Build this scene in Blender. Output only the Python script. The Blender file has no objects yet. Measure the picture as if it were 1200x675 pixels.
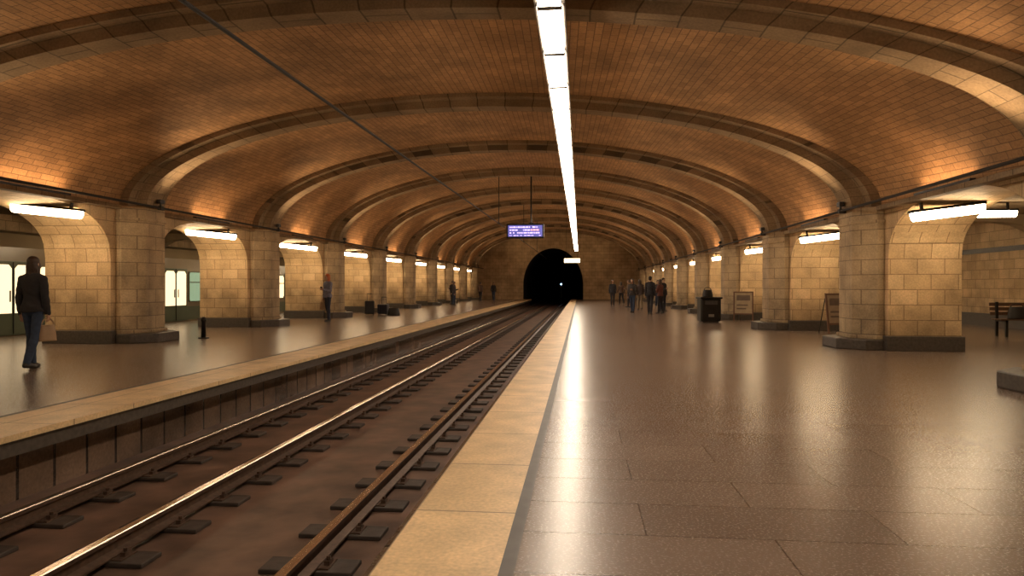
import bpy, bmesh, math, random
from mathutils import Vector, Matrix
random.seed(7)
scene = bpy.context.scene
COL = scene.collection
H0 = 1.3

# ------------------------------------------------------------------ helpers
def link(o):
    COL.objects.link(o); return o

def tag(o, label=None, category=None, group=None, kind=None):
    if label: o["label"] = label
    if category: o["category"] = category
    if group: o["group"] = group
    if kind: o["kind"] = kind
    return o

def boxuv(me):
    uv = me.uv_layers.new(name="UVMap")
    for p in me.polygons:
        n = p.normal
        ax, ay, az = abs(n.x), abs(n.y), abs(n.z)
        for li in p.loop_indices:
            c = me.vertices[me.loops[li].vertex_index].co
            if az >= ax and az >= ay: uv.data[li].uv = (c.x, c.y)
            elif ax >= ay: uv.data[li].uv = (c.y, c.z)
            else: uv.data[li].uv = (c.x, c.z)

def mesh(name, verts, faces, mat=None, smooth=False, uv=True, fixn=True):
    me = bpy.data.meshes.new(name)
    me.from_pydata([tuple(v) for v in verts], [], faces)
    me.update()
    if fixn:
        bm = bmesh.new(); bm.from_mesh(me)
        bmesh.ops.recalc_face_normals(bm, faces=bm.faces)
        bm.to_mesh(me); bm.free(); me.update()
    if uv: boxuv(me)
    if mat:
        for m in (mat if isinstance(mat, (list, tuple)) else [mat]): me.materials.append(m)
    if smooth:
        for p in me.polygons: p.use_smooth = True
    o = bpy.data.objects.new(name, me)
    return link(o)

class MB:
    """accumulate primitive pieces into a single mesh"""
    def __init__(s): s.v = []; s.f = []; s.m = []
    def add(s, v, f, mi=0):
        b = len(s.v); s.v += [tuple(x) for x in v]
        for q in f: s.f.append([i + b for i in q]); s.m.append(mi)
        return s
    def box(s, x0, x1, y0, y1, z0, z1, mi=0):
        v = [(x0,y0,z0),(x1,y0,z0),(x1,y1,z0),(x0,y1,z0),(x0,y0,z1),(x1,y0,z1),(x1,y1,z1),(x0,y1,z1)]
        f = [(0,3,2,1),(4,5,6,7),(0,1,5,4),(1,2,6,5),(2,3,7,6),(3,0,4,7)]
        return s.add(v, f, mi)
    def prism(s, poly, axis, a, b, mi=0):
        n = len(poly); v = []
        for t in (a, b):
            for (p, q) in poly:
                if axis == 'x': v.append((t, p, q))
                elif axis == 'y': v.append((p, t, q))
                else: v.append((p, q, t))
        f = [list(range(n))[::-1], list(range(n, 2*n))]
        for i in range(n):
            j = (i+1) % n; f.append((i, j, n+j, n+i))
        return s.add(v, f, mi)
    def cyl(s, p0, p1, r0, r1=None, n=12, mi=0):
        r1 = r0 if r1 is None else r1
        p0 = Vector(p0); p1 = Vector(p1); d = (p1-p0).normalized()
        u = d.orthogonal().normalized(); w = d.cross(u)
        v = []
        for p, r in ((p0, r0), (p1, r1)):
            for i in range(n):
                a = 2*math.pi*i/n; v.append(p + (u*math.cos(a)+w*math.sin(a))*r)
        f = [list(range(n))[::-1], list(range(n, 2*n))]
        for i in range(n):
            j = (i+1) % n; f.append((i, j, n+j, n+i))
        return s.add(v, f, mi)
    def ell(s, c, r, nu=14, nv=10, mi=0, rot=None):
        v = []; f = []
        c = Vector(c)
        for j in range(nv+1):
            th = math.pi*j/nv
            for i in range(nu):
                ph = 2*math.pi*i/nu
                p = Vector((r[0]*math.sin(th)*math.cos(ph), r[1]*math.sin(th)*math.sin(ph), r[2]*math.cos(th)))
                if rot: p = rot @ p
                v.append(c+p)
        for j in range(nv):
            for i in range(nu):
                k = (i+1) % nu
                f.append((j*nu+i, j*nu+k, (j+1)*nu+k, (j+1)*nu+i))
        return s.add(v, f, mi)
    def cap(s, p0, p1, r0, r1):
        """tapered capsule"""
        p0 = Vector(p0); p1 = Vector(p1)
        s.ell(p0, (r0,)*3, 12, 8); s.ell(p1, (r1,)*3, 12, 8)
        if (p1-p0).length > 1e-5: s.cyl(p0, p1, r0, r1, 12)
        return s
    def rings(s, rr, n=18):
        """rr: list of (cx,cy,cz,rx,ry)"""
        v = []; f = []
        for (cx, cy, cz, rx, ry) in rr:
            for i in range(n):
                a = 2*math.pi*i/n
                v.append((cx+rx*math.cos(a), cy+ry*math.sin(a), cz))
        for j in range(len(rr)-1):
            for i in range(n):
                k = (i+1) % n
                f.append((j*n+i, j*n+k, (j+1)*n+k, (j+1)*n+i))
        f.append(list(range(n))[::-1]); f.append([(len(rr)-1)*n+i for i in range(n)])
        return s.add(v, f)
    def obj(s, name, mats, smooth=False, bevel=0):
        o = mesh(name, s.v, s.f, mats, smooth)
        if len(set(s.m)) > 1:
            for p, m in zip(o.data.polygons, s.m): p.material_index = m
        if bevel:
            b = o.modifiers.new("Bevel", 'BEVEL'); b.width = bevel; b.segments = 2; b.limit_method = 'ANGLE'
        return o

def parent(ch, par):
    ch.parent = par
    return ch

def empty(name, loc):
    o = bpy.data.objects.new(name, None); o.location = loc; o.empty_display_size = .2
    return link(o)

def dup(root, loc=None, rotz=None):
    r = root.copy(); COL.objects.link(r)
    def rec(a, b):
        for c in list(a.children):
            k = c.copy(); COL.objects.link(k); k.parent = b
            rec(c, k)
    rec(root, r)
    if loc is not None: r.location = loc
    if rotz is not None: r.rotation_euler = (0, 0, rotz)
    return r

# ------------------------------------------------------------------ materials
def newmat(name):
    m = bpy.data.materials.new(name); m.use_nodes = True
    nt = m.node_tree; b = nt.nodes["Principled BSDF"]
    return m, nt, b

def plain(name, col, rough=.6, metal=0, var=.12, scale=6, bump=0):
    m, nt, b = newmat(name)
    tc = nt.nodes.new("ShaderNodeTexCoord"); nz = nt.nodes.new("ShaderNodeTexNoise")
    nz.inputs["Scale"].default_value = scale; nz.inputs["Detail"].default_value = 4
    nt.links.new(tc.outputs["Object"], nz.inputs["Vector"])
    rp = nt.nodes.new("ShaderNodeValToRGB")
    rp.color_ramp.elements[0].position = .3; rp.color_ramp.elements[1].position = .7
    rp.color_ramp.elements[0].color = tuple(c*(1-var) for c in col)+(1,)
    rp.color_ramp.elements[1].color = tuple(min(1, c*(1+var)) for c in col)+(1,)
    nt.links.new(nz.outputs["Fac"], rp.inputs["Fac"]); nt.links.new(rp.outputs["Color"], b.inputs["Base Color"])
    b.inputs["Roughness"].default_value = rough; b.inputs["Metallic"].default_value = metal
    if bump:
        bp = nt.nodes.new("ShaderNodeBump"); bp.inputs["Strength"].default_value = bump; bp.inputs["Distance"].default_value = .02
        nt.links.new(nz.outputs["Fac"], bp.inputs["Height"]); nt.links.new(bp.outputs["Normal"], b.inputs["Normal"])
    return m

def emis(name, col, st):
    m, nt, b = newmat(name)
    b.inputs["Base Color"].default_value = col+(1,)
    b.inputs["Emission Color"].default_value = col+(1,); b.inputs["Emission Strength"].default_value = st
    return m

def bricks(name, c1, c2, mortar, bw, rh, ms=.008, rough=.75, bump=.3, off=.5, rvar=0, nscale=1.2, nlow=.65, loc=(0,0,0), bias=0.0, fine=30, grime=False, flow=.82):
    m, nt, b = newmat(name)
    tc = nt.nodes.new("ShaderNodeTexCoord"); mp = nt.nodes.new("ShaderNodeMapping")
    mp.inputs["Location"].default_value = loc
    nt.links.new(tc.outputs["UV"], mp.inputs["Vector"])
    br = nt.nodes.new("ShaderNodeTexBrick")
    br.offset = off
    br.inputs["Scale"].default_value = 1; br.inputs["Brick Width"].default_value = bw; br.inputs["Row Height"].default_value = rh
    br.inputs["Mortar Size"].default_value = ms; br.inputs["Mortar Smooth"].default_value = .2; br.inputs["Bias"].default_value = bias
    br.inputs["Color1"].default_value = c1+(1,); br.inputs["Color2"].default_value = c2+(1,); br.inputs["Mortar"].default_value = mortar+(1,)
    nt.links.new(mp.outputs["Vector"], br.inputs["Vector"])
    nz = nt.nodes.new("ShaderNodeTexNoise"); nz.inputs["Scale"].default_value = nscale; nz.inputs["Detail"].default_value = 6
    nt.links.new(tc.outputs["Object"], nz.inputs["Vector"])
    mr = nt.nodes.new("ShaderNodeMapRange"); mr.inputs[1].default_value = .3; mr.inputs[2].default_value = .7
    mr.inputs[3].default_value = nlow; mr.inputs[4].default_value = 1.15
    nt.links.new(nz.outputs["Fac"], mr.inputs[0])
    nf = nt.nodes.new("ShaderNodeTexNoise"); nf.inputs["Scale"].default_value = fine; nf.inputs["Detail"].default_value = 3
    nt.links.new(tc.outputs["Object"], nf.inputs["Vector"])
    mr2 = nt.nodes.new("ShaderNodeMapRange"); mr2.inputs[1].default_value = .3; mr2.inputs[2].default_value = .7
    mr2.inputs[3].default_value = flow; mr2.inputs[4].default_value = 1+(1-flow)*.7
    nt.links.new(nf.outputs["Fac"], mr2.inputs[0])
    mu = nt.nodes.new("ShaderNodeMath"); mu.operation = 'MULTIPLY'
    nt.links.new(mr.outputs[0], mu.inputs[0]); nt.links.new(mr2.outputs[0], mu.inputs[1])
    outf = mu.outputs[0]
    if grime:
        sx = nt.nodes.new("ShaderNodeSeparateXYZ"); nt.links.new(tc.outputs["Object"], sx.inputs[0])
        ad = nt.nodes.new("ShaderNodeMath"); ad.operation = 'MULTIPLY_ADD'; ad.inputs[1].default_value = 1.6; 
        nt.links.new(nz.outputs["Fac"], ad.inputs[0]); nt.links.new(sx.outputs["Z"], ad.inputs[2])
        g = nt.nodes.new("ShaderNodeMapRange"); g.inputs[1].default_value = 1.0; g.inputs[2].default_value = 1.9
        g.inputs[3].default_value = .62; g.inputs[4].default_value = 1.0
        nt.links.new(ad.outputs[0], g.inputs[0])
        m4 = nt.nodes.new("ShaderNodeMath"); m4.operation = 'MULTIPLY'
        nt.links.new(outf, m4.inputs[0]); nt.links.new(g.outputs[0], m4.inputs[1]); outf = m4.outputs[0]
    vm = nt.nodes.new("ShaderNodeVectorMath"); vm.operation = 'SCALE'
    nt.links.new(br.outputs["Color"], vm.inputs[0]); nt.links.new(outf, vm.inputs["Scale"])
    nt.links.new(vm.outputs[0], b.inputs["Base Color"])
    if rvar:
        m3 = nt.nodes.new("ShaderNodeMapRange"); m3.inputs[1].default_value = .3; m3.inputs[2].default_value = .7
        m3.inputs[3].default_value = rough-rvar; m3.inputs[4].default_value = rough+rvar
        nt.links.new(nf.outputs["Fac"], m3.inputs[0]); nt.links.new(m3.outputs[0], b.inputs["Roughness"])
    else: b.inputs["Roughness"].default_value = rough
    if bump:
        bp = nt.nodes.new("ShaderNodeBump"); bp.inputs["Strength"].default_value = bump; bp.inputs["Distance"].default_value = .01
        bp.invert = True
        nt.links.new(br.outputs["Fac"], bp.inputs["Height"]); nt.links.new(bp.outputs["Normal"], b.inputs["Normal"])
    return m

M_vault = bricks("vault_brick", (.56,.315,.14), (.42,.23,.10), (.22,.125,.06), .34, .125, .008, .8, .3, nscale=.8, nlow=.62)
M_rib = bricks("rib_stone", (.33,.23,.13), (.28,.19,.105), (.13,.09,.05), .6, .5, .012, .8, .3, nscale=1.5, nlow=.65)
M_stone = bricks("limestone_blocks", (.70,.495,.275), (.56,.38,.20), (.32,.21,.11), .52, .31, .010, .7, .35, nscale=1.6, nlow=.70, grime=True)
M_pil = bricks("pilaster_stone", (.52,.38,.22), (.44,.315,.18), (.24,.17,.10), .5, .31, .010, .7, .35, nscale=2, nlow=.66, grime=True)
M_endwall = bricks("end_wall_stone", (.66,.48,.28), (.56,.4,.23), (.3,.2,.1), .6, .35, .012, .8, .3)
M_floor = bricks("polished_granite", (.205,.152,.118), (.165,.122,.095), (.055,.04,.032), 1.3, .52, .005, .27, .05, .5, .008, .5, .86, loc=(-.345+1.3, .02, 0), fine=70, flow=.86)
M_floor.node_tree.nodes["Principled BSDF"].inputs["Specular IOR Level"].default_value = .65
M_coping = bricks("cream_coping", (.70,.50,.28), (.62,.44,.24), (.25,.17,.1), .9, 1.05, .008, .45, .2, 0, .02, 3, .8, loc=(.05,.3,0), fine=40)
M_darkgran = plain("dark_granite", (.06,.048,.038), .45, 0, .3, 20)
M_line = plain("dark_grey_band", (.07,.06,.055), .5, 0, .2, 10)
M_bed = plain("rusty_track_bed", (.105,.06,.040), .5, 0, .5, 2.5, .5)
M_pitwall = bricks("pit_wall_tiles", (.17,.11,.075), (.10,.065,.042), (.03,.02,.015), .45, 1.2, .02, .25, .3, 0, nlow=.4)
M_ceil2 = plain("aisle_plaster", (.42,.31,.18), .85, 0, .15, 2)
M_steel = plain("polished_rail_top", (.80,.68,.55), .25, 1, .1, 30)
M_rust = plain("rusty_steel", (.10,.06,.04), .5, .5, .3, 20)
M_sleep = plain("dark_sleeper", (.04,.028,.021), .65, 0, .35, 9, .4)
M_black = plain("black_metal", (.02,.018,.016), .4, .3, .2, 10)
M_grey = plain("grey_metal", (.10,.085,.07), .5, .6, .15, 10)
M_tube = emis("warm_diffuser", (1,.76,.47), 23)
M_strip = emis("strip_diffuser", (1,.82,.62), 26)
M_screen = emis("blue_screen", (.13,.13,.45), .75)
M_txt = emis("violet_text", (.65,.50,1), 1.6)
M_txt2 = emis("pink_text", (1,.40,.45), 1.6)
M_cable = plain("black_cable", (.015,.012,.01), .6, 0, .1, 5)
M_train = plain("brown_train_paint", (.15,.115,.07), .35, 0, .06, 3)
M_trainD = plain("green_door_paint", (.06,.08,.05), .35, 0, .1, 3)
M_tunnel = plain("black_tunnel", (.012,.010,.009), .9, 0, .3, 2)  # near-black colour for the whole tunnel

# ------------------------------------------------------------------ vault geometry
PIL = [9.0+6.4*i for i in range(-2, 10)]          # pillar rows along the track
YEND = 70.0; YBACK = -10.0
def lin(x, xs, ys):
    if x <= xs[0]: return ys[0]
    for i in range(len(xs)-1):
        if x <= xs[i+1]:
            t = (x-xs[i])/(xs[i+1]-xs[i]); return ys[i]*(1-t)+ys[i+1]*t
    return ys[-1]
def crown(y): return lin(y, [-10, 2.6, 9, 15.4, 21.8, 28.2, 34.6, 41, 60, 80], [3.3, 3.35, 3.66, 4.05, 4.35, 4.6, 4.8, 4.95, 5.25, 5.4])+H0
XC = -2.2; ZL = 3.17; ZR = 2.95; DBV = .30
def spring(x): return lin(x, [-10.6, 6.2], [ZL, ZR])
def vpt(phi, y, a, db):
    x = XC - a*math.cos(phi)
    b = crown(y) + db - spring(XC)
    return (x, y, spring(x) + b*math.sin(phi))

NS = 56
ys = [YBACK+2*i for i in range(int((YEND-YBACK)/2)+1)]
verts = []; faces = []; uvs = []
for y in ys:
    L = 0; prev = None
    for i in range(NS+1):
        p = vpt(math.pi*i/NS, y, 8.4, DBV)
        if prev: L += math.dist((p[0], p[2]), (prev[0], prev[2]))
        prev = p; verts.append(p); uvs.append((y, L))
for j in range(len(ys)-1):
    for i in range(NS):
        a = j*(NS+1)+i; faces.append((a, a+1, a+NS+2, a+NS+1))
vault = mesh("ceiling", verts, faces, M_vault, True, False, False)
uv = vault.data.uv_layers.new(name="UVMap")
for lp in vault.data.loops: uv.data[lp.index].uv = uvs[lp.vertex_index]
sol = vault.modifiers.new("Solidify", 'SOLIDIFY'); sol.thickness = .25
n0 = vault.data.polygons[NS//2].normal
sol.offset = 1 if n0.z > 0 else -1
tag(vault, "long brick barrel vault over the station", None, None, "structure")

# ribs
def rib(y0, idx):
    prof = [(-.34, 0.0), (-.34, .45), (-.20, .52), (-.20, 1.0), (.20, 1.0), (.20, .52), (.34, .45), (.34, 0.0)]
    v = []; f = []; n = len(prof)
    for i in range(NS+1):
        phi = math.pi*i/NS
        w = 1+.75*abs(math.cos(phi))**8
        for (dy, t) in prof:
            o = vpt(phi, y0, 8.44, DBV+.04); q = vpt(phi, y0, 7.9, 0)
            y = y0+dy*w
            v.append((o[0]*(1-t)+q[0]*t, y, o[2]*(1-t)+q[2]*t))
    for i in range(NS):
        for k in range(n-1):
            a = i*n+k; f.append((a, a+1, a+n+1, a+n))
        f.append((i*n+n-1, i*n, (i+1)*n, (i+1)*n+n-1))
    f.append(list(range(n))); f.append([NS*n+k for k in range(n)])
    o = mesh("trim_%d" % (100+idx), v, f, M_rib, False)
    me = o.data
    for p in me.polygons:
        for li in p.loop_indices:
            vi = me.loops[li].vertex_index; i = vi//n
            me.uv_layers[0].data[li].uv = (me.vertices[vi].co.y, i*.36)
    tag(o, "moulded stone rib arching across the brick vault", None, "transverse ribs of the vault", "structure")
for k, y in enumerate(PIL): rib(y, k)

# arcades --------------------------------------------------------------
HB = .9; HW = (6.4-2*HB)/2; CUT = 1.15
def archz(t, zs, zc, n=2.4): return zs+(zc-zs)*(max(0, 1-abs(t)**n))**(1/n)

def make_side(side):
    if side == 'right': xi, xo, zs, zc, ztop, s, xin = 6.2, 7.6, 1.85, 2.93, 3.5, -1, 5.7
    else: xi, xo, zs, zc, ztop, s, xin = -10.6, -12.2, 1.95, 3.1, 3.7, 1, -10.1
    zspr = ZR if side == 'right' else ZL
    mb = MB()
    for k in range(len(PIL)-1):
        yc = (PIL[k]+PIL[k+1])/2; e = HW-CUT
        poly = [(yc-e, ztop)]
        for i in range(17):
            y = -e+2*e*i/16
            poly.append((yc+y, archz(y/HW, zs, zc)))
        poly.append((yc+e, ztop))
        mb.prism(poly[::-1], 'x', xi, xo)
    mb.box(min(xi,xo), max(xi,xo), YBACK, PIL[0]-HB-CUT, 0, ztop)
    mb.box(min(xi,xo), max(xi,xo), PIL[-1]+HB+CUT, YEND, zc-.02, ztop)
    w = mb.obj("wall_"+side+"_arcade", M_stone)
    tag(w, "pale limestone arcade wall with rounded arches", None, None, "structure")
    root = empty("pillar", (0, 0, 0))
    N = 12
    left = []
    for i in range(N+1):
        d = CUT*(i/N)**1.3
        left.append((-(HB+d), archz((HW-d)/HW, zs, zc)))
    poly = [(-HB, .30)]+left+[(-(HB+CUT), ztop), (HB+CUT, ztop)]+[(-p[0], p[1]) for p in left[::-1]]+[(HB, .30)]
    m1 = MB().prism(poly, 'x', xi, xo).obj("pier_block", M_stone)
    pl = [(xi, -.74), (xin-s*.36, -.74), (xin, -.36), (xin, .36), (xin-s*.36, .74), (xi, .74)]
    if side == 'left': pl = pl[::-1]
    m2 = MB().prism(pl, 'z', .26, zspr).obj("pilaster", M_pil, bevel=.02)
    g = .05
    mb = MB(); mb.box(min(xi, xo)-g, max(xi, xo)+g, -HB-g, HB+g, 0, .30)
    m3 = mb.obj("plinth", M_darkgran, bevel=.015)
    st = xin+s*.34
    pl = [(xi+s*g, -.82), (xin-s*.1, -.82), (st, -.42), (st, .42), (xin-s*.1, .82), (xi+s*g, .82)]
    if side == 'left': pl = pl[::-1]
    m4 = MB().prism(pl, 'z', 0, .22).obj("step_base", M_darkgran, bevel=.02)
    m4["label"] = "dark granite stepped foot"
    pl = [(xi+s*.02, -.77), (xin-s*.33, -.77), (xin+s*.05, -.39), (xin+s*.05, .39), (xin-s*.33, .77), (xi+s*.02, .77)]
    if side == 'left': pl = pl[::-1]
    m5 = MB().prism(pl, 'z', .22, .30).obj("base_course", M_pil, bevel=.015)
    for m in (m1, m2, m3, m4, m5): parent(m, root)
    cm = MB(); z = zspr-.34
    pl2 = [(xi, -.77), (xin-s*.35, -.77), (xin+s*.03, -.38), (xin+s*.03, .38), (xin-s*.35, .77), (xi, .77)]
    if side == 'left': pl2 = pl2[::-1]
    cm.prism(pl2, 'z', z, z+.07)
    parent(cm.obj("moulding", M_pil, bevel=.015), root)
    tag(root, "pale limestone block pillar with chamfered pilaster on dark plinth", "pillar")
    root["group"] = "arcade pillars beside the %s platform" % ("wide" if side == 'right' else "opposite")
    root.location = (0, PIL[0], 0)
    for y in PIL[1:]: dup(root, (0, y, 0))
make_side('right'); make_side('left')

def ledge(n, x0, x1, z):
    mb = MB()
    for k in range(len(PIL)-1):
        mb.box(x0, x1, PIL[k]+.76, PIL[k+1]-.76, z-.09, z)
    o = mb.obj("trim_%d" % n, M_rib, bevel=.01); tag(o, "stone ledge at the foot of the vault", None, None, "structure")
ledge(1, 6.02, 6.2, 2.95); ledge(2, -10.6, -10.42, 3.17)

for (x, z, nm) in ((5.60, 2.93, ""), (-9.98, 3.18, "")):
    mb = MB(); mb.cyl((x, YBACK, z), (x, YEND, z), .028, n=8)
    for y in PIL: mb.box(x-.045, x+.1 if x > 0 else x+.045, y-.05, y+.05, z-.045, z+.045)
    o = mb.obj("cable_conduit", M_cable)
    tag(o, "dark cable conduit running along the pilaster tops", "conduit")

# ------------------------------------------------------------------ floors
def slab(name, x0, x1, y0, y1, z0, z1, mat, label, bevel=0):
    o = MB().box(x0, x1, y0, y1, z0, z1).obj(name, mat, bevel=bevel)
    tag(o, label, None, None, "structure"); return o
slab("floor", -.30, 13.4, YBACK, YEND, -.2, 0, M_floor, "polished brown granite platform floor")
slab("floor.001", -14.7, -5.80, YBACK, YEND, -.2, 0, M_floor, "polished brown granite platform floor")
slab("trim_3", -.95, -.37, YBACK, YEND, -.10, .001, M_coping, "cream stone platform edge")
slab("trim_4", -.37, -.30, YBACK, YEND, -.2, .0005, M_line, "dark grey line beside the cream edge")
slab("trim_5", -5.72, -4.95, YBACK, YEND, -.055, .001, M_coping, "cream stone platform edge")
slab("trim_6", -5.80, -5.72, YBACK, YEND, -.2, .0005, M_line, "dark grey line beside the cream edge")
slab("floor.002", -5.3, -.8, YBACK, 112, -.9, -.68, M_bed, "rusty brown track bed")
slab("wall_platform_right", -1.05, -.80, YBACK, YEND, -.68, -.10, M_pitwall, "dark platform face beside the rails")
slab("wall_platform_left", -5.45, -5.20, YBACK, YEND, -.68, -.055, M_pitwall, "dark tiled platform face beside the rails")
slab("trim_9", -5.20, -4.99, YBACK, YEND, -.20, -.055, M_darkgran, "dark strip standing for the shadow under the platform edge")  # dark strip put in for the shadow below the coping
slab("floor.003", -18.2, -14.7, YBACK, YEND, -1.2, -1.0, M_bed, "dark bed under the standing train")
slab("wall_train_pit", -14.9, -14.7, YBACK, YEND, -1.0, -.2, M_pitwall, "dark platform face beside the train")

slab("wall_right", 13.4, 13.7, YBACK, YEND, -.2, 3.7, M_stone, "pale limestone back wall")
slab("baseboard_right", 13.34, 13.4, YBACK, 20.55, 0, .42, M_darkgran, "dark granite skirting")
slab("baseboard_right.001", 13.34, 13.4, 21.95, YEND, 0, .42, M_darkgran, "dark granite skirting")
slab("trim_7", 13.36, 13.4, YBACK, YEND, 2.42, 2.58, M_line, "dark band on the back wall")
slab("wall_left", -18.5, -18.2, YBACK, YEND, -1.2, 3.9, M_stone, "pale limestone back wall behind the train")
slab("ceiling.001", 7.6, 13.4, YBACK, YEND, 3.45, 3.6, M_ceil2, "plaster ceiling of the side aisle")
slab("ceiling.002", -18.2, -12.2, YBACK, YEND, 3.6, 3.75, M_ceil2, "plaster ceiling of the side aisle")
slab("wall_back", -18.5, 13.7, YBACK-.3, YBACK, -1.2, 7, M_endwall, "stone wall closing the hall")
for k, y in enumerate(PIL):
    for (xa, xb, zt, n) in ((7.6, 13.4, 3.45, 10), (-18.2, -12.2, 3.6, 40)):
        L = xb-xa; poly = [(xa, zt)]
        for i in range(13):
            t = -1+2*i/12; poly.append((xa+L*i/12, zt-.55+.38*(max(0, 1-abs(t)**3))**.5))
        poly.append((xb, zt))
        o = MB().prism(poly[::-1], 'y', y-.22, y+.22).obj("trim_%d" % (n+k), M_ceil2)
        tag(o, "arched plaster beam across the side aisle", None, None, "structure")

# end wall with tunnel portal
TX0, TX1, TZS, TZT = -5.85, .30, 1.5, 5.25
tc = (TX0+TX1)/2; tw = (TX1-TX0)/2
arc = [(tc-tw*math.cos(math.pi*i/24), TZS+(TZT-TZS)*math.sin(math.pi*i/24)) for i in range(25)]
mb = MB()
mb.box(-18.5, TX0, YEND, YEND+.4, -1.2, 7.5); mb.box(TX1, 13.7, YEND, YEND+.4, -1.2, 7.5)
poly = [(TX0, 7.5), (TX0, TZS)]+arc[1:-1]+[(TX1, TZS), (TX1, 7.5)]
mb.prism(poly[::-1], 'y', YEND, YEND+.4)
tag(mb.obj("wall_end", M_endwall), "pale stone end wall with the tunnel mouth", None, None, "structure")
mb = MB()
pts = [(TX0, -.68)]+[(TX0, TZS)]+arc[1:-1]+[(TX1, TZS), (TX1, -.68)]
v = [(p[0], YEND+.4, p[1]) for p in pts]+[(p[0], 112, p[1]) for p in pts]; n = len(pts)
f = [(i, i+1, n+i+1, n+i) for i in range(n-1)]+[tuple(range(n, 2*n))]
tag(mb.add(v, f).obj("wall_tunnel", M_tunnel), "black tunnel lining", None, None, "structure")
slab("floor.004", TX0, -5.3, YEND+.4, 112, -.9, -.68, M_tunnel, "dark tunnel floor")
slab("floor.005", -.8, TX1, YEND+.4, 112, -.9, -.68, M_tunnel, "dark tunnel floor")

# ------------------------------------------------------------------ rails and sleepers
RX = [-4.52, -3.38, -1.87]
prof = [(-.075, 0), (.075, 0), (.075, .012), (.012, .03), (.010, .085), (.034, .10), (.036, .128), (.030, .135), (-.030, .135), (-.036, .128), (-.034, .10), (-.010, .085), (-.012, .03), (-.075, .012)]
for x in RX:
    mb = MB().prism([(x+p[0], -.635+p[1]) for p in prof], 'y', YBACK, 110)
    o = mb.obj("rail", [M_rust, M_steel])
    for p in o.data.polygons:
        if p.center.z > -.56 and p.normal.z > .1 and abs(p.normal.y) < .5: p.material_index = 1
    tag(o, "steel rail with polished running surface on dark sleepers", "rail", "rails of the track")
sl = MB().box(-.36, .30, -.12, .12, 0, .035).obj("sleeper", M_sleep, bevel=.008)
bp = MB().box(-.13, .13, -.09, .09, .035, .045).obj("base_plate", M_rust)
c1 = MB().box(-.12, -.08, -.035, .035, .045, .075).cyl((-.1, 0, .075), (-.1, 0, .10), .016, n=6).obj("rail_clip", M_rust)
c2 = MB().box(.08, .12, -.035, .035, .045, .075).cyl((.1, 0, .075), (.1, 0, .10), .016, n=6).obj("rail_clip", M_rust)
for c in (bp, c1, c2): parent(c, sl)
tag(sl, "short dark sleeper block with base plate under a rail", "sleeper", "sleepers of the track")
SP = .68; rows = []
y = 1.9
while y < 69: rows.append(y); y += SP
first = True
simple = MB().box(-.36, .30, -.12, .12, 0, .045).obj("sleeper", M_sleep)
tag(simple, "short dark sleeper block under a rail", "sleeper", "sleepers of the track")
simple_used = False
for k, y in enumerate(rows[:98]):
    for x in RX:
        loc = (x+.02, y, -.68)
        if k < 30:
            if first: sl.location = loc; first = False
            else: dup(sl, loc)
        else:
            if not simple_used: simple.location = loc; simple_used = True
            else: dup(simple, loc)

# ------------------------------------------------------------------ central light strip
ZST = 4.42; XST = -.335
root = empty("strip_light", (XST, 0, ZST))
hs = MB().box(-.17, .17, 0, 1.48, .0, .10).box(-.17, -.145, 0, 1.48, -.03, .0).box(.145, .17, 0, 1.48, -.03, 0).box(-.13, .13, .0, .05, -.07, 0).box(-.13, .13, 1.43, 1.48, -.07, 0).obj("housing", M_grey, bevel=.005)
df = MB().box(-.125, .125, .052, 1.428, -.075, -.002).obj("diffuser", M_strip, bevel=.01)
df["label"] = "glowing warm white diffuser"
for c in (hs, df): parent(c, root)
tag(root, "long warm white fluorescent strip light in grey housing under the vault", "ceiling light", "continuous line of strip lights under the vault")
Ys = [1.5*i for i in range(-3, 39)]
for i, y in enumerate(Ys):
    r = root if i == 0 else dup(root, (XST, y, ZST))
    r.location = (XST, y, ZST)
    phi = math.acos(-(XST-XC)/8.4); ztop = vpt(phi, y+.73, 8.4, DBV)[2]
    if i % 2 == 0:
        rod = MB().cyl((0, .73, .10), (0, .73, ztop-ZST+.02), .01, n=6).obj("suspension_rod", M_black)
        parent(rod, r)

root = empty("illuminated_sign", (-.72, 61, 3.40))
parent(MB().box(-.75, .75, -.08, .08, 0, .45).obj("housing", M_black, bevel=.02), root)
parent(MB().box(-.70, .70, -.095, -.08, .04, .41).obj("sign_face", emis("sign_glow", (1, .75, .4), 4)), root)
zt = vpt(math.acos(-(-.75-XC)/8.4), 61, 8.4, DBV)[2]-3.40
for s in (-.5, .5): parent(MB().cyl((s, 0, .45), (s, 0, zt+.03), .015, n=6).obj("suspension_rod", M_black), root)
tag(root, "small glowing yellow sign hanging over the platform edge", "sign")

# ------------------------------------------------------------------ arcade lamps
def lamp(L, up):
    root = empty("fluorescent_lamp", (0, 0, 0))
    h = MB().prism([(-.11, .035), (.11, .035), (.07, .085), (-.07, .085)], 'x', -L/2-.03, L/2+.03).obj("housing", M_black, bevel=.01)
    d = MB()
    prof = [(.10*math.cos(a), .035-.165*math.sin(a)) for a in [math.pi*i/8 for i in range(9)]]
    d.prism([(p[0], p[1]) for p in prof][::-1], 'x', -L/2, L/2)
    d = d.obj("diffuser", M_tube, bevel=.02); d["label"] = "glowing warm white diffuser"
    parent(h, root); parent(d, root)
    for s in (-.35, .35): parent(MB().box(s*L-.02, s*L+.02, -.03, .03, .085, .085+up).obj("bracket", M_black), root)
    return root
def arch_lamps(x, z, L, tilt, up, lab, grp):
    r = lamp(L, up); tag(r, lab, "lamp", grp)
    r.rotation_euler = (0, tilt, 0); ysl = [y-2.1 for y in PIL[1:]]
    r.location = (x, ysl[0], z)
    for y in ysl[1:]: dup(r, (x, y, z))
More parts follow.
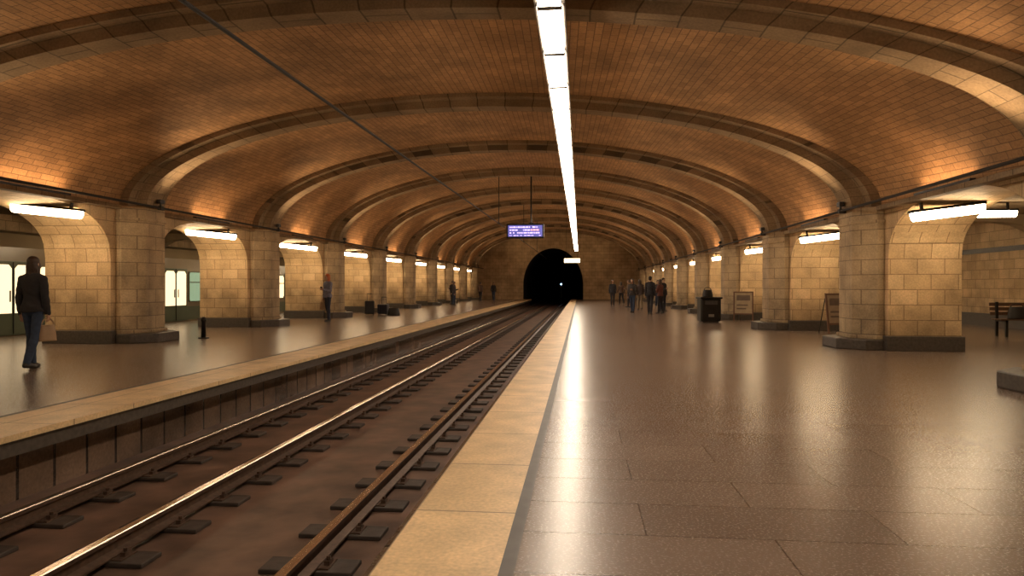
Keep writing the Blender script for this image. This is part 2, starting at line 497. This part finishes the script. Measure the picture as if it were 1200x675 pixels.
arch_lamps(6.72, 2.70, 1.25, -math.radians(7), .12, "glowing fluorescent lamp in dark housing under a stone arch", "lamps under the arches of the wide platform")
arch_lamps(-11.15, 2.92, 1.55, math.radians(6), .11, "glowing fluorescent lamp in dark housing under a stone arch", "lamps under the arches of the opposite platform")
def aisle_lamps(x, z, up, grp):
    r = lamp(1.3, up+.01); tag(r, "fluorescent lamp fixed below the side aisle ceiling", "lamp", grp)
    ysl = [(PIL[i]+PIL[i+1])/2 for i in range(0, len(PIL)-1)]
    r.location = (x, ysl[0], z)
    for y in ysl[1:]: dup(r, (x, y, z))
aisle_lamps(10.4, 3.2, .165, "lamps added in the side aisle to light its back wall"); aisle_lamps(-13.6, 3.3, .215, "lamps in the train aisle")  # the right-hand row is added to light the back wall

def fill_cove(x, z, s):  # uplights added to put a warm glow low on the vault
    root = empty("fill_cove_light", (x, 0, z))
    parent(MB().box(-.05, .05, -.9, .9, 0, .05).obj("housing", M_black, bevel=.01), root)
    li = bpy.data.lights.new("fill_cove_lamp", 'AREA'); li.shape = 'RECTANGLE'; li.size = .07; li.size_y = 1.7
    li.energy = 10; li.color = (1, .60, .30)
    lo = bpy.data.objects.new("lamp", li); link(lo); parent(lo, root)
    lo.location = (0, 0, .07); lo.rotation_euler = (math.pi, s*math.radians(-30), 0)
    tag(root, "low black uplight added on the stone ledge to warm the vault", "uplight", "added uplights along the ledges")
    ysl = [(PIL[i]+PIL[i+1])/2 for i in range(1, len(PIL)-1)]
    root.location = (x, ysl[0], z)
    for y in ysl[1:]: dup(root, (x, y, z))
fill_cove(6.09, 2.95, 1); fill_cove(-10.49, 3.17, -1)

def fill_flood(x, z, s):  # spots added on the pilaster tops to light the vault evenly
    root = empty("fill_floodlight", (x, 0, z))
    parent(MB().box(-.05, .05, -.09, .09, -.05, .05).box(-.02, .02, -.02, .02, -.12, -.05).obj("housing", M_black, bevel=.01), root)
    li = bpy.data.lights.new("fill_flood_lamp", 'SPOT'); li.spot_size = math.radians(120); li.spot_blend = 1; li.shadow_soft_size = .3
    li.energy = 270; li.color = (1, .68, .38)
    lo = bpy.data.objects.new("lamp", li); link(lo); parent(lo, root)
    lo.location = (s*.08, 0, .06)
    lo.rotation_euler = Vector((s*.90, 0, .42)).to_track_quat('-Z', 'Y').to_euler()
    tag(root, "small black floodlight added on the cable conduit to light the vault", "fill_floodlight", "added floodlights along the conduits")
    root.location = (x, PIL[2], z)
    for y in PIL[3:]: dup(root, (x, y, z))
fill_flood(5.60, 3.08, -1); fill_flood(-9.98, 3.33, 1)

# ------------------------------------------------------------------ display, wires
root = empty("departure_display", (-2.33, 29.0, 3.36))
parent(MB().box(-.80, .80, -.10, .10, 0, .62).obj("housing", M_black, bevel=.03), root)
parent(MB().box(-.73, .73, -.112, -.10, .07, .55).obj("screen", M_screen), root)
t1 = MB(); t2 = MB()
random.seed(3)
for r_, z in enumerate((.44, .32, .20, .10)):
    x = -.66
    while x < .6:
        w = random.choice([.03, .05, .07, .11])
        if random.random() < .82: (t2 if (r_ == 1 and x > .2) else t1).box(x, x+w, -.117, -.112, z, z+(.055 if r_ < 3 else .03))
        x += w+.025
parent(t1.obj("display_text", M_txt), root); parent(t2.obj("display_text", M_txt2), root)
zc = vpt(math.acos(-(-2.0-XC)/8.4), 29, 8.4, DBV)[2]-3.36
parent(MB().cyl((.25, 0, .62), (.25, 0, zc+.03), .035, n=8).obj("pole", M_black), root)
parent(MB().box(.15, .35, -.1, .1, .60, .66).obj("bracket", M_black), root)
tag(root, "blue and violet electronic departure display hanging from a black pole", "display")

cu = MB(); A = Vector((-3.12, YBACK, 3.42)); B = Vector((-3.38, 30, 3.96)); C = Vector((-3.4, 69.8, 4.15))
cu.cyl(A, B, .020, n=6); cu.cyl(B, C, .020, n=6)
tag(cu.obj("overhead_wire", M_cable), "thin black overhead wire above the track", "wire")
for y in (28.2, 41.0, 53.8):
    z0 = (A.lerp(B, (y-YBACK)/(30-YBACK)) if y < 30 else B.lerp(C, (y-30)/39.8))
    zt = vpt(math.acos(-(z0.x-XC)/7.9), y, 7.9, 0)[2]
    o = MB().cyl((z0.x, y, z0.z), (z0.x, y, zt+.01), .018, n=6).box(z0.x-.04, z0.x+.04, y-.04, y+.04, z0.z-.03, z0.z+.03).obj("wire_hanger", M_black)
    tag(o, "thin black rod carrying the overhead wire", "hanger", "hangers of the overhead wire")

root = empty("tunnel_signal", (-2.05, 74, -.68))
parent(MB().cyl((0, 0, 0), (0, 0, 1.9), .04, n=8).obj("post", M_black), root)
parent(MB().box(-.16, .16, -.1, .1, 1.85, 2.5).obj("signal_head", M_black, bevel=.02), root)
parent(MB().cyl((0, -.12, 2.25), (0, -.1, 2.25), .09, n=16).obj("signal_lens", emis("signal_blue", (.35, .6, 1), 6)), root)
tag(root, "small blue-white signal light inside the dark tunnel", "signal")

# ------------------------------------------------------------------ train
M_win = emis("train_window_glow", (1, .82, .52), 1.1)
M_win2, nt, b = newmat("train_window_glass")
b.inputs["Base Color"].default_value = (.03, .035, .03, 1); b.inputs["Roughness"].default_value = .08
b.inputs["Emission Color"].default_value = (.55, .75, .45, 1); b.inputs["Emission Strength"].default_value = .45
M_rail_in = plain("train_seat_fabric", (.10, .05, .035), .7)
def train(y0, L):
    root = empty("train_car", (-14.95, y0, -1.0))
    W = 2.7
    prof = [(0, .35), (0, 2.9), (-.10, 3.35), (-.45, 3.75), (-W/2, 3.9), (-W+.45, 3.75), (-W+.1, 3.35), (-W, 2.9), (-W, .35)]
    parent(MB().prism(prof[::-1], 'y', 0, L).obj("car_body", M_train, bevel=.02), root)
    parent(MB().box(0, .012, .1, L-.1, 1.05, 1.55).obj("stripe", M_trainD), root)
    for k in range(4):
        yy = 1.2+k*(L-2.4)/4
        d = MB().box(.0, .03, yy, yy+1.5, 1.02, 2.98).obj("door", M_trainD, bevel=.01); parent(d, root)
        for s in (.10, .80):
            w = MB().prism([(yy+s, 1.6), (yy+s+.60, 1.6), (yy+s+.60, 2.78), (yy+s+.50, 2.88), (yy+s+.10, 2.88), (yy+s, 2.78)], 'x', .03, .036).obj("door_window", M_win); parent(w, d)
        parent(MB().box(.03, .05, yy+.74, yy+.76, 1.05, 2.95).obj("door_seal", M_black), d)
        parent(MB().box(.036, .06, yy+.62, yy+.65, 1.9, 2.2).box(.036, .06, yy+.86, yy+.89, 1.9, 2.2).obj("door_handle", M_grey), d)
        a = yy+1.5+.15; bb = yy+(L-2.4)/4-.15
        ww = (bb-a-.12)/2
        for q in range(2):
            u = a+q*(ww+.12)
            c = .1
            w = MB().prism([(u+c, 1.75), (u+ww-c, 1.75), (u+ww, 1.85), (u+ww, 2.75), (u+ww-c, 2.85), (u+c, 2.85), (u, 2.75), (u, 1.85)], 'x', .0, .014).obj("window", M_win if (k+q) % 3 else M_win2); parent(w, root)
            fr = MB()
            fr.box(.0, .03, u-.03, u+.0, 1.73, 2.87).box(.0, .03, u+ww, u+ww+.03, 1.73, 2.87).box(.0, .03, u-.03, u+ww+.03, 2.85, 2.88).box(.0, .03, u-.03, u+ww+.03, 1.72, 1.75).box(.0, .025, u, u+ww, 2.45, 2.49)
            parent(fr.obj("window_frame", M_trainD), root)
    for yy in (2.2, L-2.2):
        for dy in (-.9, .9):
            parent(MB().cyl((-.45, yy+dy, .42), (-.30, yy+dy, .42), .42, n=24).obj("wheel", M_rust), root)
    parent(MB().box(-W+.3, -.3, .6, L-.6, .18, .36).obj("underframe", M_black), root)
    tag(root, "brown metro train car with lit windows and dark green doors", "train car", "standing train behind the arcade")
train(-6.45, 17); train(11.05, 17); train(28.55, 17); train(46.05, 17)

# ------------------------------------------------------------------ door in the back wall
root = empty("door_1", (13.4, 20.6, 0))
parent(MB().box(-.07, 0, 0, .1, 0, 2.3).box(-.07, 0, 1.2, 1.3, 0, 2.3).box(-.07, 0, 0, 1.3, 2.2, 2.32).obj("door_frame", plain("white_paint", (.6, .5, .38), .5)), root)
parent(MB().box(-.04, 0, .1, 1.2, 0, 2.2).obj("door_leaf", plain("white_leaf", (.66, .56, .42), .45)), root)
parent(MB().box(-.08, -.04, .2, .24, .95, 1.15).obj("door_handle", M_grey), root)
tag(root, "white painted metal door in the limestone wall", None, None, "structure")

# ------------------------------------------------------------------ small furniture
def bin_(x, y):
    root = empty("litter_bin", (x, y, 0)); root.rotation_euler = (0, 0, .15)
    b = MB()
    b.prism([(-.33, -.25), (.33, -.25), (.37, -.2), (.37, .2), (.33, .25), (-.33, .25), (-.37, .2), (-.37, -.2)], 'z', .06, .86)
    parent(b.obj("bin_body", M_black, bevel=.02), root)
    parent(MB().box(-.40, .40, -.29, .29, .86, .93).obj("lid", M_black, bevel=.02), root)
    parent(MB().box(-.22, .22, -.262, -.25, .66, .80).obj("opening", M_line), root)
    parent(MB().box(-.30, .30, -.2, .2, 0, .06).obj("foot_base", M_line), root)
    parent(MB().box(-.10, .10, -.256, -.25, .22, .32).obj("notice_plate", plain("plate_paper", (.22, .19, .15), .6)), root)
    tag(root, "boxy black litter bin standing on the granite platform", "litter bin")
bin_(4.62, 25.2)
def bag(name, loc, sx, sy, sz, mat, lab, rotz=0, strap=.3):
    root = empty(name, loc); root.rotation_euler = (0, 0, rotz)
    b = MB(); rr = []
    for i in range(9):
        t = i/8; k = (1-abs(2*t-1)**3)**.5 if 0 < t < 1 else .75
        w = (1-.25*t)*(.85+.15*k)
        rr.append((0, 0, sz*t, sx/2*w, sy/2*(.75+.25*k)*(1-.45*t)))
    parent(b.rings(rr, 16).obj("bag_body", mat, True), root)
    h = MB(); n = 12; pr = None
    for i in range(n+1):
        a = math.pi*i/n; p = (sx*.32*math.cos(a), 0, sz*.93+strap*math.sin(a))
        if pr: h.cyl(pr, p, .012, n=6)
        pr = p
    parent(h.obj("bag_handle", mat), root)
    tag(root, lab, "bag")
    return root
M_bagk = plain("black_leather", (.02, .017, .015), .5); M_bagt = plain("tan_leather", (.34, .22, .12), .55)
bag("shoulder_bag", (4.57, 25.2, .93), .42, .24, .26, M_bagk, "black soft bag resting on the litter bin", .2, .1)

def board(x, y, rz, tilt, lab, ink):
    root = empty("notice_board", (x, y, 0)); root.rotation_euler = (0, 0, rz)
    t = tilt
    f = MB(); W = .36; Hh = 1.12
    def sbox(mb, x0, x1, y0, y1, z0, z1):
        v = [(x0,y0+z0*t,z0),(x1,y0+z0*t,z0),(x1,y1+z0*t,z0),(x0,y1+z0*t,z0),(x0,y0+z1*t,z1),(x1,y0+z1*t,z1),(x1,y1+z1*t,z1),(x0,y1+z1*t,z1)]
        mb.add(v, [(0,3,2,1),(4,5,6,7),(0,1,5,4),(1,2,6,5),(2,3,7,6),(3,0,4,7)])
    sbox(f, -W, -W+.05, -.02, .02, 0, Hh); sbox(f, W-.05, W, -.02, .02, 0, Hh); sbox(f, -W, W, -.02, .02, Hh-.05, Hh); sbox(f, -W, W, -.02, .02, .25, .30)
    parent(f.obj("frame", plain("worn_wood_frame", (.16, .08, .045), .5), bevel=.005), root)
    p = MB(); sbox(p, -W+.05, W-.05, -.012, .012, .30, Hh-.05); parent(p.obj("panel", ink), root)
    g = MB(); sbox(g, -W+.12, W-.12, -.016, -.012, .78, .98); sbox(g, -W+.12, .1, -.016, -.012, .45, .50); sbox(g, -W+.12, .16, -.016, -.012, .58, .63)
    parent(g.obj("poster_print", plain("print_ink", (.16, .11, .08), .6)), root)
    l = MB(); l.cyl((-W+.03, Hh*t, Hh-.05), (-W+.03, .42, .0), .015, n=6).cyl((W-.03, Hh*t, Hh-.05), (W-.03, .42, 0), .015, n=6)
    parent(l.obj("back_leg", M_black), root)
    tag(root, lab, "notice board")
board(7.1, 19.6, .35, .12, "leaning framed notice board with pale poster beside the pillar", plain("poster_paper", (.36, .26, .17), .6))
board(6.1, 26.4, -.25, .10, "leaning framed notice board with cream sheet at an arch", plain("poster_paper_cream", (.42, .32, .2), .6))

root = empty("bench", (11.7, 19.0, 0))
sw = MB()
for i in range(4): sw.box(-.9, .9, -.22+i*.115, -.13+i*.115, .43, .46)
parent(sw.obj("seat", plain("bench_wood", (.12, .06, .03), .5), bevel=.006), root)
bk = MB()
for i in range(3): bk.box(-.9, .9, .24+i*.02, .27+i*.02, .55+i*.12, .64+i*.12)
parent(bk.obj("backrest", plain("bench_wood_back", (.12, .06, .03), .5), bevel=.006), root)
for s in (-.75, .75):
    parent(MB().box(s-.03, s+.03, -.22, -.17, 0, .43).box(s-.03, s+.03, .20, .25, 0, .9).box(s-.03, s+.03, -.22, .25, .39, .43).obj("leg", M_black), root)
tag(root, "dark wooden slatted bench against the aisle", "bench")
bag("travel_bag", (11.3, 18.97, .46), .5, .28, .32, M_bagk, "black travel bag standing on the bench", 0, .1)
bag("travel_bag.001", (11.95, 18.97, .46), .34, .22, .26, plain("white_cloth", (.6, .52, .4), .7), "off-white cloth bag standing on the bench", 0, .1)

root = empty("bollard", (-9.45, 16.35, 0))
parent(MB().cyl((0, 0, 0), (0, 0, .03), .13, n=20).obj("base_plate", M_black), root)
b = MB().rings([(0,0,.03,.06,.06),(0,0,.42,.05,.05),(0,0,.44,.075,.075),(0,0,.50,.07,.07),(0,0,.54,.03,.03)], 16)
parent(b.obj("post", M_black, True), root)
tag(root, "short black metal bollard beside the pillar foot", "bollard")

def suitcase(loc, rz, w, d, h, mat, lab):
    root = empty("suitcase", loc); root.rotation_euler = (0, 0, rz)
    b = MB().box(-w/2, w/2, -d/2, d/2, .05, h).obj("shell", mat, bevel=.05); parent(b, root)
    for k in (-.3, 0, .3): parent(MB().box(k*w-.01, k*w+.01, -d/2-.008, d/2+.008, .09, h-.05).obj("ridge", mat), root)
    parent(MB().cyl((-w*.25, d*.3, h), (-w*.25, d*.3, h+.32), .012, n=6).cyl((w*.25, d*.3, h), (w*.25, d*.3, h+.32), .012, n=6).cyl((-w*.25, d*.3, h+.32), (w*.25, d*.3, h+.32), .018, n=6).obj("pull_handle", M_grey), root)
    for sx in (-1, 1):
        for sy in (-1, 1): parent(MB().cyl((sx*w*.38-.015, sy*d*.3, .03), (sx*w*.38+.015, sy*d*.3, .03), .03, n=10).obj("wheel", M_black), root)
    tag(root, lab, "suitcase")
suitcase((-9.55, 30.3, 0), .3, .44, .26, .66, M_bagk, "black upright suitcase with raised pull handle")
suitcase((-9.0, 30.6, 0), -.2, .5, .28, .5, plain("dark_blue_shell", (.03, .03, .045), .4), "dark blue suitcase standing beside the pillar")
bag("duffel_bag", (-8.45, 30.4, 0), .6, .36, .34, M_bagk, "black duffel bag lying on the platform", .1, .08)

# ------------------------------------------------------------------ people
def bake(mb, voxel, smooth_it, name):
    o = mesh(name+"_tmp", mb.v, mb.f, None, False, False, True)
    r = o.modifiers.new("R", 'REMESH'); r.mode = 'VOXEL'; r.voxel_size = voxel
    s = o.modifiers.new("S", 'SMOOTH'); s.factor = .5; s.iterations = smooth_it
    bpy.context.view_layer.update()
    dg = bpy.context.evaluated_depsgraph_get()
    me = bpy.data.meshes.new_from_object(o.evaluated_get(dg))
    bpy.data.objects.remove(o)
    for p in me.polygons: p.use_smooth = True
    return me

def segd(p, a, b):
    ab = b-a; t = max(0, min(1, (p-a).dot(ab)/max(1e-9, ab.length_squared)))
    return (p-(a+ab*t)).length

def shell(me, labels, want, off, name, mat, cond=None, flare=None):
    sel = [p for p in me.polygons if labels[p.index] in want and (cond is None or cond(p.center))]
    mp = {}; v = []; f = []
    for p in sel:
        q = []
        for vi in p.vertices:
            if vi not in mp:
                mp[vi] = len(v); vv = me.vertices[vi]
                v.append(vv.co+vv.normal*(off+(flare(vv.co) if flare else 0)))
            q.append(mp[vi])
        f.append(q)
    if not f: return None
    o = mesh(name, v, f, mat, True, False, False)
    s = o.modifiers.new("Solidify", 'SOLIDIFY'); s.thickness = off*.8; s.offset = -1
    return o

skinM = plain("skin", (.42, .24, .15), .5, 0, .05, 10)
def cloth(c): return plain("cloth", c, .85, 0, .18, 25)
def person(x, y, heading, h, top, legs, hair, hairlong, label, stride=0, arms=('down', 'down'), voxel=.011, headyaw=0, coat=False, slim=1.0):
    mb = MB(); J = {}; bones = []
    def bone(lab, a, b, ra, rb, dist=None):
        a = Vector(a); b = Vector(b); mb.cap(a, b, ra, rb); bones.append((lab, a, b, (ra+rb)/2))
    for s, ang in ((-1, stride), (1, -stride)):
        hip = Vector((s*.085*slim, 0, .93))
        a = math.radians(ang); kb = math.radians(4+max(0, -ang)*1.6)
        knee = hip+Vector((-s*.008, math.sin(a), -math.cos(a)))*.44
        ank = knee+Vector((-s*.008, math.sin(a-kb), -math.cos(a-kb)))*.43
        J['ank%d' % s] = ank
        bone('leg', hip, hip.lerp(knee, .5), .086*slim, .070*slim); bone('leg', hip.lerp(knee, .5), knee, .070*slim, .054)
        mid = knee.lerp(ank, .3)+Vector((0, -.014, 0))
        bone('leg', knee, mid, .053, .054); bone('leg', mid, ank, .054, .036)
        pt = math.radians(max(0, -ang)*1.1)
        fd = Vector((s*.12, math.cos(pt), -math.sin(pt))).normalized()
        heel = ank+Vector((0, -.035, -.035)); toe = ank+Vector((0, 0, -.045))+fd*.17
        bone('foot', heel, ank+Vector((0, 0, -.035))+fd*.08, .034, .036); bone('foot', ank+Vector((0, 0, -.035))+fd*.08, toe, .036, .026)
    zlow = min(J['ank-1'].z, J['ank1'].z)-.073
    w_ = slim
    tr = [(0,0,.84,.08,.07),(0,-.008,.90,.152*w_,.105),(0,-.012,.97,.160*w_,.112),(0,0,1.06,.136*w_,.096),(0,.004,1.14,.130*w_,.092),(0,.006,1.25,.150*w_,.106),(0,.002,1.33,.164*w_,.108),(0,-.006,1.395,.160*w_,.092),(0,-.010,1.435,.125*w_,.074),(0,-.012,1.465,.080,.060),(0,-.012,1.49,.056,.054)]
    mb.rings(tr)
    bones.append(('torso', Vector((0, 0, .93)), Vector((0, 0, 1.42)), .13))
    bones.append(('torso', Vector((-.12*w_, 0, 1.40)), Vector((.12*w_, 0, 1.40)), .06))
    for s in (-1, 1): mb.cyl((s*.03, -.012, 1.475), (s*.155*w_, -.006, 1.405), .034, .045)
    bone('neck', (0, -.012, 1.46), (0, .005, 1.57), .053, .048)
    for s, mode in ((-1, arms[0]), (1, arms[1])):
        sh = Vector((s*.165*w_, -.005, 1.398))
        if mode == 'down': a1, a2, out, inn = -3, 12, 9, 2
        elif mode == 'fwd': a1, a2, out, inn = 22, 40, 8, 0
        elif mode == 'back': a1, a2, out, inn = -22, -8, 8, 2
        elif mode == 'hold': a1, a2, out, inn = 12, 105, 10, -25
        else: a1, a2, out, inn = 5, 60, 14, -10
        a1, a2, out, inn = map(math.radians, (a1, a2, out, inn))
        el = sh+Vector((s*math.sin(out), math.sin(a1)*math.cos(out), -math.cos(a1)*math.cos(out)))*.29
        d2 = Vector((s*math.sin(inn), math.sin(a2)*math.cos(inn), -math.cos(a2)*math.cos(inn)))
        wr = el+d2*.25
        bone('uarm', sh, el, .052, .039); bone('farm', el, el.lerp(wr, .35), .039, .037); bone('farm', el.lerp(wr, .35), wr, .037, .025)
        side = Vector((0, 1, 0)) if mode in ('down', 'fwd', 'back') else Vector((0, 0, 1))
        side = (side-d2*side.dot(d2)).normalized()
        palmn = d2.cross(side).normalized()
        if palmn.x*s > 0: palmn = -palmn
        pb = wr+d2*.015; pe = wr+d2*.085
        for q in (-.026, -.009, .009, .026): bone('hand', pb+side*q*.7, pe+side*q, .014, .012)
        J['hand%d' % s] = pe+palmn*.02
        for i, (q, ln) in enumerate(((-.034, .055), (-.0115, .070), (.0115, .076), (.034, .068))):
            b0 = pe+side*q; m1 = b0+(d2*.9+palmn*.35+side*q*3).normalized()*ln*.5; m2 = m1+(d2*.6+palmn*.8).normalized()*ln*.5
            bone('hand', b0, m1, .0095, .009); bone('hand', m1, m2, .009, .008)
        t0 = wr+d2*.03+side*.025; t1 = t0+(side*.7+d2*.6+palmn*.3).normalized()*.04; t2 = t1+(side*.2+d2*.9+palmn*.3).normalized()*.028
        bone('hand', t0, t1, .013, .011); bone('hand', t1, t2, .011, .009)
    hc = Vector((0, .02, 1.645)); R = Matrix.Rotation(headyaw, 3, 'Z')
    def H(p): return hc+R @ Vector(p)
    mb.ell(hc+Vector((0, 0, .015)), (.074, .092, .098), 18, 12, rot=R)
    mb.ell(H((0, .022, -.045)), (.056, .066, .066), 14, 10, rot=R)
    mb.ell(H((0, .072, -.09)), (.022, .018, .018))
    mb.ell(H((0, .098, -.018)), (.012, .018, .020)); mb.cyl(H((0, .090, .015)), H((0, .102, -.02)), .008, .012, 8)
    for s in (-1, 1): mb.ell(H((s*.076, -.005, -.012)), (.010, .020, .032), rot=R)
    mb.ell(H((0, .088, -.055)), (.022, .010, .008))
    bones.append(('head', hc+Vector((0, 0, .03)), hc+Vector((0, .02, -.07)), .07))
    me = bake(mb, voxel, 3, "body"); me.materials.append(skinM)
    labels = {}
    for p in me.polygons:
        c = p.center; best = None; bd = 9
        for (l, a, b, r) in bones:
            d = segd(c, a, b)-r
            if d < bd: bd = d; best = l
        labels[p.index] = best
    body = bpy.data.objects.new("person", me); link(body)
    parts = []; tm = cloth(top); lm = cloth(legs)
    def wr_(c): return .0022*math.sin(c.z*58+c.x*35)+.0020*math.sin(c.z*33-c.y*60+c.x*20)
    parts.append(shell(me, labels, ('leg', 'torso'), .010, "trousers", lm, lambda c: c.z < 1.03 and c.z > zlow+.085, lambda c: wr_(c)*.6+(.006 if c.z < .35 else 0)))
    if coat: parts.append(shell(me, labels, ('torso', 'uarm', 'farm', 'neck', 'leg'), .020, "coat", tm, lambda c: c.z > .74 and c.z < 1.50, wr_))
    else: parts.append(shell(me, labels, ('torso', 'uarm', 'farm', 'neck', 'leg'), .018, "jacket", tm, lambda c: .90 < c.z < 1.49 or (abs(c.x) > .2 and c.z < 1.49), lambda c: wr_(c)+(.012*max(0, 1.02-c.z)/.1 if abs(c.x) < .2 and c.z < 1.02 else 0)))
    for s in (-1, 1):
        parts.append(shell(me, labels, ('foot', 'leg'), .008, "shoe", M_bagk, lambda c, s=s: c.z < zlow+.20 and c.x*s > 0 and (c.z < J['ank%d' % s].z+.03)))
    hb = MB()
    hb.ell(H((0, -.016, .040)), (.085, .098, .090), 18, 12, rot=R)
    if hairlong:
        hb.ell(H((0, -.055, -.05)), (.086, .058, .12), rot=R)
        for i in range(-4, 5):
            a = i/4; hb.cap(H((a*.062, -.075+abs(a)*.03, -.02)), H((a*.082, -.098+abs(a)*.055, -.20-.03*math.cos(i*2.3)-.02*(1-abs(a)))), .028, .016)
        for s in (-1, 1): hb.cap(H((s*.072, .015, .0)), H((s*.082, .0, -.16)), .022, .014)
    else:
        hb.ell(H((0, -.045, -.02)), (.076, .058, .07), rot=R)
        for s in (-1, 1): hb.cap(H((s*.070, .02, .04)), H((s*.074, .018, -.005)), .014, .008)
    hm = bake(hb, min(voxel, .010), 2, "hair"); hm.materials.append(plain("hair", hair, .5, 0, .3, 40))
    ho = bpy.data.objects.new("hair", hm); link(ho); parts.append(ho)
    for s in (-1, 1): parts.append(MB().ell(H((s*.030, .086, .006)), (.012, .006, .006), 10, 6).obj("eye", M_black, True))
    parts.append(MB().ell(H((0, .096, -.056)), (.020, .004, .005), 10, 6).obj("mouth", plain("lips", (.30, .10, .08), .5)))
    for p in parts:
        if p: parent(p, body)
    sc = h/1.76
    body.scale = (sc,)*3; body.location = (x, y, -zlow*sc); body.rotation_euler = (0, 0, heading)
    tag(body, label, "person")
    return body, J, sc

P = math.pi
dk = (.02, .018, .022); jean = (.03, .045, .085); brn = (.03, .015, .008)
b1, J1, s1 = person(-8.62, 10.0, .15, 1.77, (.022, .02, .022), (.028, .045, .085), (.045, .022, .012), True, "person in dark jacket and blue jeans walking with a tan bag", 9, ('down', 'down'), .008, slim=.92)
b2, J2, s2 = person(-9.35, 24.6, P-.5, 1.76, (.20, .20, .27), (.03, .035, .06), (.50, .12, .035), True, "red-haired person in blue-grey top and dark jeans holding a phone", 4, ('hold', 'down'), .009, headyaw=-.2, slim=.92)
w = b1.matrix_basis @ J1['hand1']
bag("handbag", (w.x, w.y, w.z-.36), .30, .12, .26, M_bagt, "tan leather handbag hanging from a hand", 1.2, .12)
w = b2.matrix_basis @ J2['hand1']
bag("handbag", (w.x, w.y, w.z-.34), .30, .14, .27, M_bagt, "light brown handbag hanging from a hand", .3, .10)
w = b2.matrix_basis @ J2['hand-1']
ph = MB().box(-.037, .037, -.006, .006, -.07, .07).obj("phone", M_black, bevel=.004); ph.location = (w.x, w.y, w.z+.03); ph.rotation_euler = (.5, 0, 0)
tag(ph, "black phone held in a hand", "phone")

people = [
 (2.17, 46.4, P, 1.74, dk, dk, brn, False, "person in black clothes standing on the platform", 3, ('down','down'), False),
 (2.98, 50.5, .3, 1.66, (.10,.06,.04), dk, brn, True, "person in brown jacket walking along the platform", 14, ('fwd','back'), False),
 (2.58, 34.4, P-.4, 1.68, (.035,.028,.025), jean, brn, True, "person in dark jacket and jeans facing the group", 5, ('hold','down'), False),
 (3.05, 43.5, 1.2, 1.72, (.16,.11,.07), dk, (.08,.04,.02), False, "person in beige jacket turned sideways", 4, ('down','hold'), False),
 (3.30, 38.5, 0, 1.70, (.07,.05,.045), (.22,.17,.11), brn, True, "person in dark top and pale trousers walking away", 12, ('back','fwd'), False),
 (3.26, 32.5, -.3, 1.78, dk, dk, (.015,.01,.008), False, "tall person in long black coat seen from behind", 6, ('down','down'), True),
 (4.35, 36.6, P+.7, 1.75, (.03,.03,.035), (.03,.03,.04), brn, False, "person in dark coat standing beside a pillar", 3, ('down','hold'), True),
 (3.85, 33.6, .8, 1.64, (.12,.04,.03), dk, (.05,.025,.012), True, "person in rust-red jacket standing in the group", 4, ('hold','hold'), False),
 (4.75, 42.7, P, 1.70, (.05,.045,.05), jean, brn, False, "person in grey jacket and jeans facing the hall", 10, ('fwd','back'), False),
 (-9.30, 49.3, P/2, 1.72, dk, dk, brn, False, "person in black clothes near the platform pillars", 4, ('down','hold'), False),
 (-8.83, 47.4, -P/2, 1.66, (.06,.045,.05), jean, (.10,.04,.02), True, "person in dark jacket talking near the pillars", 3, ('hold','down'), False),
 (-9.55, 50.6, 0, 1.74, (.05,.03,.03), dk, brn, False, "person in dark brown coat walking away", 12, ('fwd','back'), True),
 (-8.6, 58.5, 0, 1.72, (.12,.07,.05), dk, brn, False, "person in brown jacket walking towards the tunnel", 14, ('fwd','back'), False),
 (-7.9, 62.0, P, 1.70, dk, jean, brn, True, "person in black jacket walking from the tunnel end", 12, ('back','fwd'), False),
]
for (x, y, hd, h, tp, lg, hr, hl, lab, st, ar, ct) in people:
    person(x, y, hd, h, tp, lg, hr, hl, lab, st, ar, .013, 0, ct)

# ------------------------------------------------------------------ world / camera
w = bpy.data.worlds.new("World"); scene.world = w; w.use_nodes = True
w.node_tree.nodes["Background"].inputs[0].default_value = (.05, .03, .015, 1); w.node_tree.nodes["Background"].inputs[1].default_value = .3

cam = bpy.data.cameras.new("Camera"); co = link(bpy.data.objects.new("Camera", cam))
cam.sensor_width = 36; cam.lens = 24; cam.clip_end = 300; cam.shift_y = -.00125
co.location = (0, 0, H0); co.rotation_euler = (math.radians(90), 0, math.radians(5.71))
scene.camera = co
scene.view_settings.view_transform = 'Standard'
scene.view_settings.exposure = 0.15
